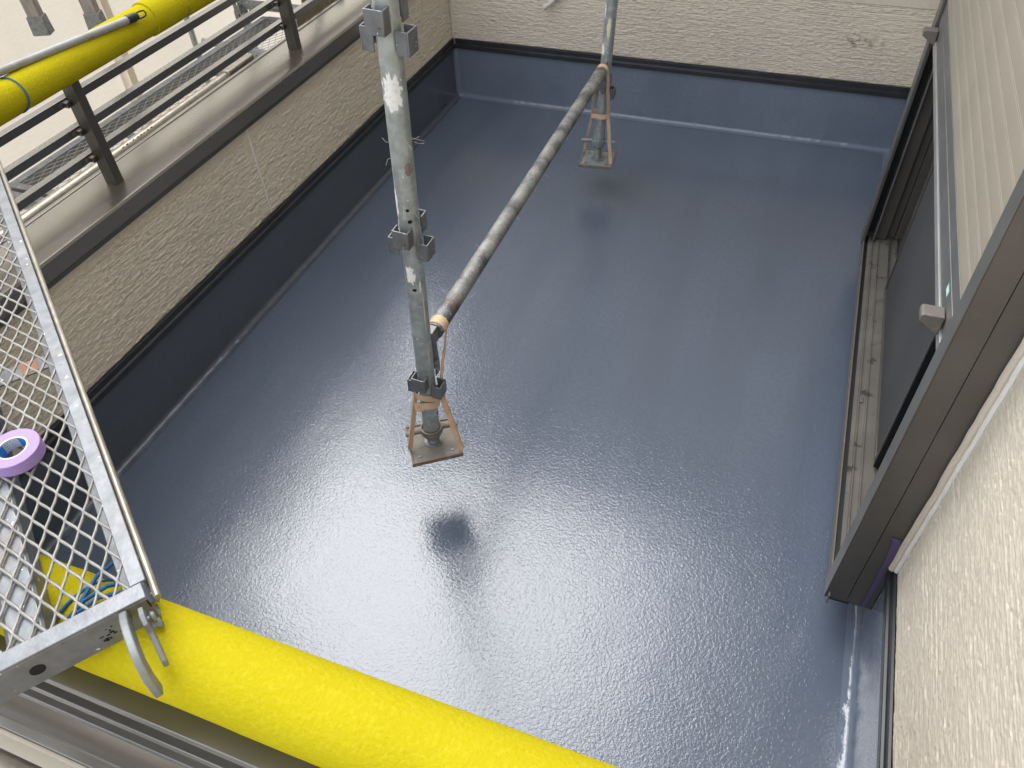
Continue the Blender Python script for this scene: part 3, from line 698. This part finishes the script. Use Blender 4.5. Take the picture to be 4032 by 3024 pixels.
# local frame: +x along the plank, -y ... plank interior at +y (rotation turns w into -y)
SGN = 1  # interior side
def lp(a, bcoord, z): return (a, -bcoord, z)     # b<0 lies inside the plank
PL, PW = 1.80, .50
b = lattice(PL - .06, PW - .05, -.004, .0508, .0228, .0020, 6, 4, 0, .034)
for i, v in enumerate(b.v): b.v[i] = (v[0], -v[1] + .018, v[2])
build('mesh_deck', b, M_MESH, pk, smooth=60, recalc=False)
def chan(name, boxes, mat=M_GALVB, bevel=.0012, parent=pk):
    b = MB()
    for (a0, a1, b0, b1, z0, z1) in boxes: b.box(a0, a1, min(-b0, -b1), max(-b0, -b1), z0, z1)
    return build(name, b, mat, parent, bevel=bevel)
for s0 in (0, 1):
    f_ = (lambda x: x) if s0 == 0 else (lambda x: -PW - x)
    sc = chan('side_channel', [(.0395, PL - .04, f_(-.019), f_(-.0005), -.003, .0), (.0395, PL - .04, f_(-.0035), f_(-.0005), -.0445, -.0032), (.0395, PL - .04, f_(-.036), f_(-.0005), -.048, -.0447)])
    b = MB().tube([(.012, -f_(.0048), -.0045), (PL - .01, -f_(.0048), -.0045)], .0042, 10); build('edge_lip', b, M_TANPIPE, sc)
    chan('edge_groove', [(.016, PL - .02, f_(.0), f_(.0025), -.020, -.0055)], M_RIM, 0, sc)
for s0 in (0, 1):
    g_ = (lambda x: x) if s0 == 0 else (lambda x: PL - x)
    aa = sorted((g_(.0160), g_(.0390))); af = sorted((g_(.0160), g_(.0190))); ab = sorted((g_(.0192), g_(.0390)))
    ec = chan('end_channel', [(aa[0], aa[1], -PW, -.006, -.0030, .0006), (af[0], af[1], -PW, -.006, -.052, -.0032), (ab[0], ab[1], -PW, -.006, -.052, -.049)])
    if s0 == 0:
        b = MB(); n = 20
        b.add([(.0156, .135 + .008 * math.cos(2 * math.pi * k / n), -.0268 + .008 * math.sin(2 * math.pi * k / n)) for k in range(n)] + [(.0150, .135 + .008 * math.cos(2 * math.pi * k / n), -.0268 + .008 * math.sin(2 * math.pi * k / n)) for k in range(n)],
              [tuple(range(n)), tuple(range(n, 2 * n))[::-1]] + [(k, (k + 1) % n, n + (k + 1) % n, n + k) for k in range(n)])
        build('hole', b, M_HOLE, ec)
        b = MB()
        for k in range(16):
            yy = .045 + random.uniform(0, .022); zz_ = -.040 + random.uniform(0, .022); b.box(.0153, .0158, yy, yy + random.uniform(.001, .005), zz_, zz_ + random.uniform(.0008, .003))
        build('stamp_mark', b, M_HOLE, ec, smooth=0)
        chan('corner_hole', [(.0152, .0158, -.0085, -.0065, -.020, -.006)], M_HOLE, 0, ec)
b = MB().prism(lambda t, u, z: (t, u, z), .045, PL - .045, [(.113, -.047), (.113, -.012), (.1165, -.009), (.150, -.009), (.155, -.013), (.155, -.047), (.152, -.047), (.152, -.0145), (.149, -.0125), (.1175, -.0125), (.116, -.0145), (.116, -.047)])
build('stringer', b, M_GALVB, pk, bevel=.0008)
b = MB().prism(lambda t, u, z: (t, u, z), .045, PL - .045, [(.345, -.047), (.345, -.012), (.3485, -.009), (.382, -.009), (.387, -.013), (.387, -.047), (.384, -.047), (.384, -.0145), (.381, -.0125), (.3495, -.0125), (.348, -.0145), (.348, -.047)])
build('stringer', b, M_GALVB, pk, bevel=.0008)
for a_ in (.565, 1.165):
    cbar = chan('cross_bar', [(a_, a_ + .036, -PW + .005, -.0042, -.0545, -.0512)])
    if a_ < 1: chan('rust_patch', [(a_ + .004, a_ + .034, -.075, -.050, -.0510, -.0506)], M_RUST, 0, cbar)
# curved hooks that catch a ledger
def hook(bpos):
    outer = [(.018, -.004), (.0, .004), (-.019, .007), (-.043, .005), (-.062, -.003), (-.074, -.018), (-.078, -.050)]
    inner = [(-.060, -.060), (-.056, -.036), (-.045, -.022), (-.026, -.016), (-.002, -.016), (.018, -.024)]
    poly = outer + inner
    b = MB(); n = len(poly); h = .0045
    b.add([(a, -bpos - h, z) for a, z in poly] + [(a, -bpos + h, z) for a, z in poly], [tuple(range(n))[::-1], tuple(range(n, 2 * n))] + [(i, (i + 1) % n, n + (i + 1) % n, n + i) for i in range(n)])
    return build('hook', b, M_GALVD, pk, bevel=.0015)
hook(-.0345); hook(-.46)
def latch():
    poly = [(.010, .000), (-.004, .004), (-.016, -.001), (-.020, -.012), (-.032, -.020), (-.050, -.030), (-.053, -.038), (-.040, -.036), (-.018, -.026), (-.008, -.020), (.008, -.018)]
    b = MB(); n = len(poly); h = .003; bp = -.0165
    b.add([(a, -bp - h, z - .004) for a, z in poly] + [(a, -bp + h, z - .004) for a, z in poly], [tuple(range(n))[::-1], tuple(range(n, 2 * n))] + [(i, (i + 1) % n, n + (i + 1) % n, n + i) for i in range(n)])
    lo = build('latch', b, M_GALVD, pk, bevel=.001)
    for (a, z, r) in ((-.004, -.012, .0065), (.004, -.040, .0075)):
        b = MB().tube([(a, .0185, z), (a, .0115, z), (a, .0085, z), (a, .0055, z)], [.003, .003, r, r * .8], 14); build('stud', b, M_GALVD, lo)
latch()

# purple roll of tape on the plank
tr = thing('tape_roll', 'roll of pale purple masking tape lying on the mesh plank', 'tape roll', (1.026, -3.586, 1.2392))
ro_, ri, hh = .0345, .0200, .0185
b = MB().lathe([(ri, 0), (ro_ - .0006, 0), (ro_, .0006), (ro_, hh - .0006), (ro_ - .0006, hh), (ri, hh)], 64, closed=True); build('tape', b, M_PTAPE, tr)
b = MB().lathe([(ri - .0022, .0002), (ri - .0001, .0002), (ri - .0001, hh + .0002), (ri - .0022, hh + .0002)], 64, closed=True); co = build('core', b, M_PAPER, tr)
b = MB().lathe([(ri - .0026, .0008), (ri - .0023, .0008), (ri - .0023, hh - .0008), (ri - .0026, hh - .0008)], 64, closed=True); build('core_liner', b, M_CORE, co)
TH0 = R_(150); rl = ri - .00275; n = 24
b = MB(); vs = [(rl * math.cos(TH0 + R_(34) * (2 * k / n - 1)), rl * math.sin(TH0 + R_(34) * (2 * k / n - 1)), z_) for k in range(n + 1) for z_ in (.001, hh - .001)]
b.add(vs, [(2 * k, 2 * k + 1, 2 * k + 3, 2 * k + 2) for k in range(n)]); lab = build('label', b, M_LABEL, co, recalc=False)
fc = bpy.data.curves.new('lettering', 'FONT'); fc.body = 'NITTO TAPE'; fc.size = .0034; fc.align_x = 'CENTER'
fo = bpy.data.objects.new('lettering_source', fc); COL.objects.link(fo)
bpy.context.view_layer.update()
tm = bpy.data.meshes.new_from_object(fo.evaluated_get(bpy.context.evaluated_depsgraph_get())); bpy.data.objects.remove(fo)
for k in range(4):
    me = tm.copy()
    for v in me.vertices:
        r2 = rl - .0002; th = TH0 + v.co.x / r2; v.co = Vector((r2 * math.cos(th), r2 * math.sin(th), hh - .0022 - k * .0042 - v.co.y))
    me.materials.clear(); link('lettering', me, M_INK, lab)

# blue twine end beneath the plank
b = MB()
b.tube([(1.213, -3.648, 1.176), (1.219, -3.682, 1.193), (1.226, -3.715, 1.1945), (1.228, -3.745, 1.186), (1.226, -3.768, 1.165)], .0027, 8)
b.tube([(1.252, -3.672, 1.184), (1.243, -3.690, 1.196), (1.232, -3.715, 1.198), (1.226, -3.740, 1.192)], .0027, 8)
b.tube([(1.262, -3.690, 1.193), (1.246, -3.706, 1.198), (1.234, -3.730, 1.196)], .0025, 8)
tag(build('loose_twine', b, M_TWINE), 'loose ends of blue twine on the yellow foam under the plank', 'twine')

# ------------------------------------------------------------------ outside, left
def catwalk(loc, label):
    p = thing('catwalk_plank', label, 'scaffold plank', loc, (0, 0, 0), 'expanded-metal catwalk planks outside the parapet')
    b = lattice(1.76, .44, 0, .062, .034, .00135, 4, 1, 0, 0)
    for i, v in enumerate(b.v): b.v[i] = (-.03 + v[1], v[0] + .02, v[2])
    build('mesh_deck', b, M_MESH, p, smooth=60, recalc=False)
    for x0 in (-.045, -.50):
        b = MB().box(x0, x0 + .035, .001, 1.799, -.048, .002); build('side_channel', b, M_GALVD, p, bevel=.001)
    for y_ in (.0, 1.765):
        b = MB().box(-.4645, -.0455, y_, y_ + .035, -.046, .004); build('end_channel', b, M_GALVB, p, bevel=.001)
    for x_ in (-.14,):
        b = MB().box(x_, x_ + .022, .036, 1.764, -.048, -.030); build('stringer', b, M_GALVD, p, bevel=.001)
    for y_ in (.55, 1.2):
        b = MB().box(-.4645, -.0455, y_, y_ + .03, -.062, -.0485); build('cross_bar', b, M_GALVD, p, bevel=.001)
    return p
catwalk((-.44, -2.19, .50), 'expanded-metal catwalk plank outside the left railing, beyond the first post')
catwalk((-.44, -4.01, .50), 'expanded-metal catwalk plank outside the left railing, nearest the camera')
def pole(label, x, y, z0, z1, r, clusters, group=None, mat=M_GALV):
    p = thing('scaffold_pole', label, 'scaffold post', (x, y, 0), group=group)
    b = MB().tube([(0, 0, z0), (0, 0, (z0 + z1) / 2), (0, 0, z1)], r, 24); build('tube', b, mat, p)
    for zc in clusters:
        for d in ('px', 'nx', 'py', 'ny'):
            o = link('wedge_pocket', pk_mesh[d], None, p); o.location = (0, 0, zc + (.045 if d in ('py', 'ny') else 0) - .046)
            bb = o.modifiers.new('edge', 'BEVEL'); bb.width = .0009; bb.segments = 2; bb.limit_method = 'ANGLE'
    return p
pole('outer scaffold pole with wedge pockets at the far end of the catwalk', -1.10, -.34, -3, 2.7, .0243, [.05, .50, .95, 1.40], 'scaffold poles outside the parapet')
pole('inner scaffold pole with wedge pockets just outside the second railing post', -.60, -.34, -3, 2.7, .0243, [.05, .50, .95, 1.40], 'scaffold poles outside the parapet')
pole('thin grey pole standing in front of the pale sheet', -1.31, -.555, -3, 2.6, .016, [], mat=M_GALV)
b = MB().tube([(-1.075, -.34, .535), (-.85, -.34, .535), (-.625, -.34, .535)], .0243, 20)
tag(build('cross_ledger', b, M_GALVB), 'short galvanised pipe joining the two outer scaffold poles', 'scaffold pipe')
b = MB().tube([(-1.075, -.29, .66), (-.85, -.29, .66), (-.6, -.29, .66)], .0200, 20)
tag(build('toe_pipe', b, M_GALV), 'second short pipe above the catwalk end', 'scaffold pipe')
# ledger pipes hugging the copings
p = thing('coping_pipe', 'shiny tan scaffold pipe lying along the outer edge of the left coping', 'scaffold pipe')
b = MB().tube([(-.224, y_, .7585) for y_ in frange(-4.3, -1.60, 12)], .0243, 24); build('tube', b, M_TANPIPE, p)
b = MB(); b.box(-.250, -.200, -1.60, -1.43, .725, .790); build('coupler', b, M_TANPIPE, p, bevel=.006)
b = MB()
for k in range(9):
    th = R_(62); yy = -2.20 + k * .018 + random.uniform(-.003, .003); b.box(-.2125, -.2110, yy, yy + random.uniform(.004, .010), .7800 - (k % 3) * .002, .7812 + random.uniform(0, .002))
build('red_marking', b, M_RED, p, smooth=0)
b = MB().tube([(x_, -3.866, .752) for x_ in frange(-.5, 3.2, 12)], .0243, 24)
tag(build('coping_pipe', b, M_TANPIPE), 'tan scaffold pipe along the outside of the near coping', 'scaffold pipe')
b = MB(); b.box(-.5, 3.2, -4.30, -3.93, .66, .70)
tag(build('work_board', b, M_PLATE, bevel=.003), 'pale work board outside the near coping, bottom left corner', 'board')
# plates with notches beyond second post
p = thing('scaffold_bracket', 'notched brown steel bracket behind the second railing post', 'bracket')
b = MB().fbox(lambda t, u, z: (-.26 - u, t, z), -1.02, -.64, 0, .006, .70, .78)
for y_ in (-.95, -.86, -.77): b.fbox(lambda t, u, z: (-.26 - u, t, z), y_, y_ + .045, 0, .006, .781, .83)
build('plate', b, M_TANPIPE, p, bevel=.002)
b = MB().tube([(-.285, -.62, .60), (-.285, -.62, .86)], .0243, 20); build('sleeve', b, M_GALV, p)

# corrugated hose lying by the catwalk
b = MB(); prof = []
pts_, rads = [], []
for k in range(121):
    s_k = k / 120; pts_.append((-1.105 + .62 * s_k, -.715 + .05 * math.sin(s_k * 2.2), .475 - .08 * s_k)); rads.append(.0165 + .0018 * math.sin(k * math.pi * .66))
b.tube(pts_, rads, 16)
tag(build('corrugated_hose', b, M_GHOSE), 'grey corrugated hose end poking out beside the catwalk', 'hose')

# stepladder hanging outside
ld = thing('stepladder', 'weathered brown stepladder hung outside, only its two grey feet in view', 'ladder', (0, 0, 0))
F1 = Vector((-1.13, -1.572, .845)); F2 = Vector((-.914, -1.482, .846))
ax = (F2 - F1).normalized(); nrm_ = Vector((-ax.y, ax.x, 0)); tilt = Vector((-.06, .03, 1)).normalized()
def obox(o0, e1, e2, e3, h1, h2, z0, z1, tp=1.):
    vs = []
    for z_, k in ((z0, 1.), (z1, tp)):
        for s2 in (-1, 1):
            for s1 in (-1, 1): vs.append(o0 + e1 * s1 * h1 * k + e2 * s2 * h2 * k + e3 * z_)
    return vs, [(0, 2, 3, 1), (4, 5, 7, 6), (0, 1, 5, 4), (2, 6, 7, 3), (0, 4, 6, 2), (1, 3, 7, 5)]
for F_ in (F1, F2):
    st_ = build('stile', MB().add(*obox(F_, ax, nrm_, tilt, .027, .019, .045, 1.75)), M_LADDER, ld, bevel=.003)
    build('foot', MB().add(*obox(F_, ax, nrm_, tilt, .036, .027, -.012, .062, .9)), M_LFOOT, st_, bevel=.004)
for k in range(4):
    c0 = (F1 + F2) / 2 + tilt * (.42 + .33 * k); L_ = (F2 - F1).length / 2 - .028
    build('rung', MB().add(*obox(c0, ax, nrm_, tilt, L_, .025, 0, .022)), M_LADDER, ld, bevel=.002)
b = MB().tube([(-1.03, -4.2, 1.235), (-1.03, 0, 1.235)], .0243, 16)
b = MB().tube([(-1.04, -4.2, 1.66), (-1.04, -.2, 1.66)], .0243, 16); tag(build('outer_ledger', b, M_GALV), 'outer guard pipe above the catwalk carrying the stepladder', 'scaffold pipe')

# roller pole resting on the foam
rp = thing('roller_pole', 'grey roller extension pole with black hanging end resting on the yellow foam', 'pole')
p0 = Vector((-.045, -2.090, 1.1835)); p1 = Vector((-.102, -2.557, 1.2025)); d_ = (p1 - p0).normalized()
b = MB().tube([p0 + d_ * .03, p0 + d_ * .5, p0 + d_ * 1.3], .0112, 20); build('shaft', b, M_RPOLE, rp)
b = MB().tube([p0 + d_ * .001, p0 + d_ * .012, p0 + d_ * .040], [.0108, .0128, .0128], 20); cp_ = build('end_cap', b, M_BLACKP, rp)
b = MB(); sv = d_.cross((Vector((1.906, -3.952, 2.015)) - p0).normalized()).normalized()
lpts = [p0 + d_ * .004 + sv * .008, p0 - d_ * .016 + sv * .009, p0 - d_ * .030 + sv * .007, p0 - d_ * .033, p0 - d_ * .030 - sv * .007, p0 - d_ * .016 - sv * .009, p0 + d_ * .004 - sv * .008]
b.tube(lpts, .0026, 8); build('hanging_loop', b, M_BLACKP, cp_)

# pale woven sheet hung outside the scaffold
sheet = thing('scaffold_sheet', 'pale beige woven sheet hung along the outside of the scaffold', 'sheet')
NY, NZ = 120, 60
def sheet_panel(ya_, yb_, x0, seed, za=-2.95, zb=1.43):
    yy = np.linspace(ya_, yb_, NY + 1); zz = np.linspace(za, zb, NZ + 1); Yg, Zg = np.meshgrid(yy, zz)
    Xg = x0 + .05 * (vnoise(Yg / .6 + 40, Zg / 1.4 + 40, seed) - .5) + .015 * (vnoise(Yg / .13 + 40, Zg / .9 + 40, seed + 1) - .5)
    V = np.stack([Xg, Yg, Zg], -1).reshape(-1, 3); n1 = NY + 1
    fs = [(j * n1 + i, j * n1 + i + 1, (j + 1) * n1 + i + 1, (j + 1) * n1 + i) for j in range(NZ) for i in range(NY)]
    return MB().add(V.tolist(), fs)
for ya_, yb_, x0, sd_ in ((-6.2, -1.02, -1.40, 71), (-1.06, .62, -1.372, 75), (.58, 4.5, -1.40, 79)):
    build('sheet_panel', sheet_panel(ya_, yb_, x0, sd_), M_SHEET, sheet, smooth=60, recalc=False)
    build('added_bright_panel', sheet_panel(ya_, yb_, x0 - .03, sd_ + 20, 1.38, 2.5), M_BRIGHT_SHEET, sheet, smooth=60, recalc=False)  # added bright row out of view, mirrored by the left coping

for y_ in (-3.62, -2.84, -1.04, .60):
    hy = np.linspace(0, 1, 2); vs = []
    zz = np.linspace(-2.9, 1.42, 41)
    x0 = -1.352
    vs = [(x0 + .006 * math.sin(z_ * 5 + y_), y_ + e_ * .045 + .012 * math.sin(z_ * 2.3 + y_), z_) for z_ in zz for e_ in (0, 1)]
    build('hem', MB().add(vs, [(2 * i, 2 * i + 1, 2 * i + 3, 2 * i + 2) for i in range(40)]), M_SHEET, sheet, smooth=60, recalc=False)

# white drain hose stub on the back wall
b = MB(); pts_, rads = [], []
ctrl = [Vector((.655, .02, .66)), Vector((.635, -.012, .625)), Vector((.600, -.030, .580)), Vector((.548, -.032, .548))]
def bez(t_): a, b_, c, d = ctrl; return a * (1 - t_) ** 3 + b_ * 3 * t_ * (1 - t_) ** 2 + c * 3 * t_ * t_ * (1 - t_) + d * t_ ** 3
for k in range(61): pts_.append(bez(k / 60)); rads.append(.0118 + (.0014 if (k // 2) % 3 == 0 and k < 52 else 0))
b.tube(pts_, rads, 18); dh = tag(build('drain_hose', b, M_HOSE), 'short white ribbed drain hose sticking out of the back wall', 'hose')
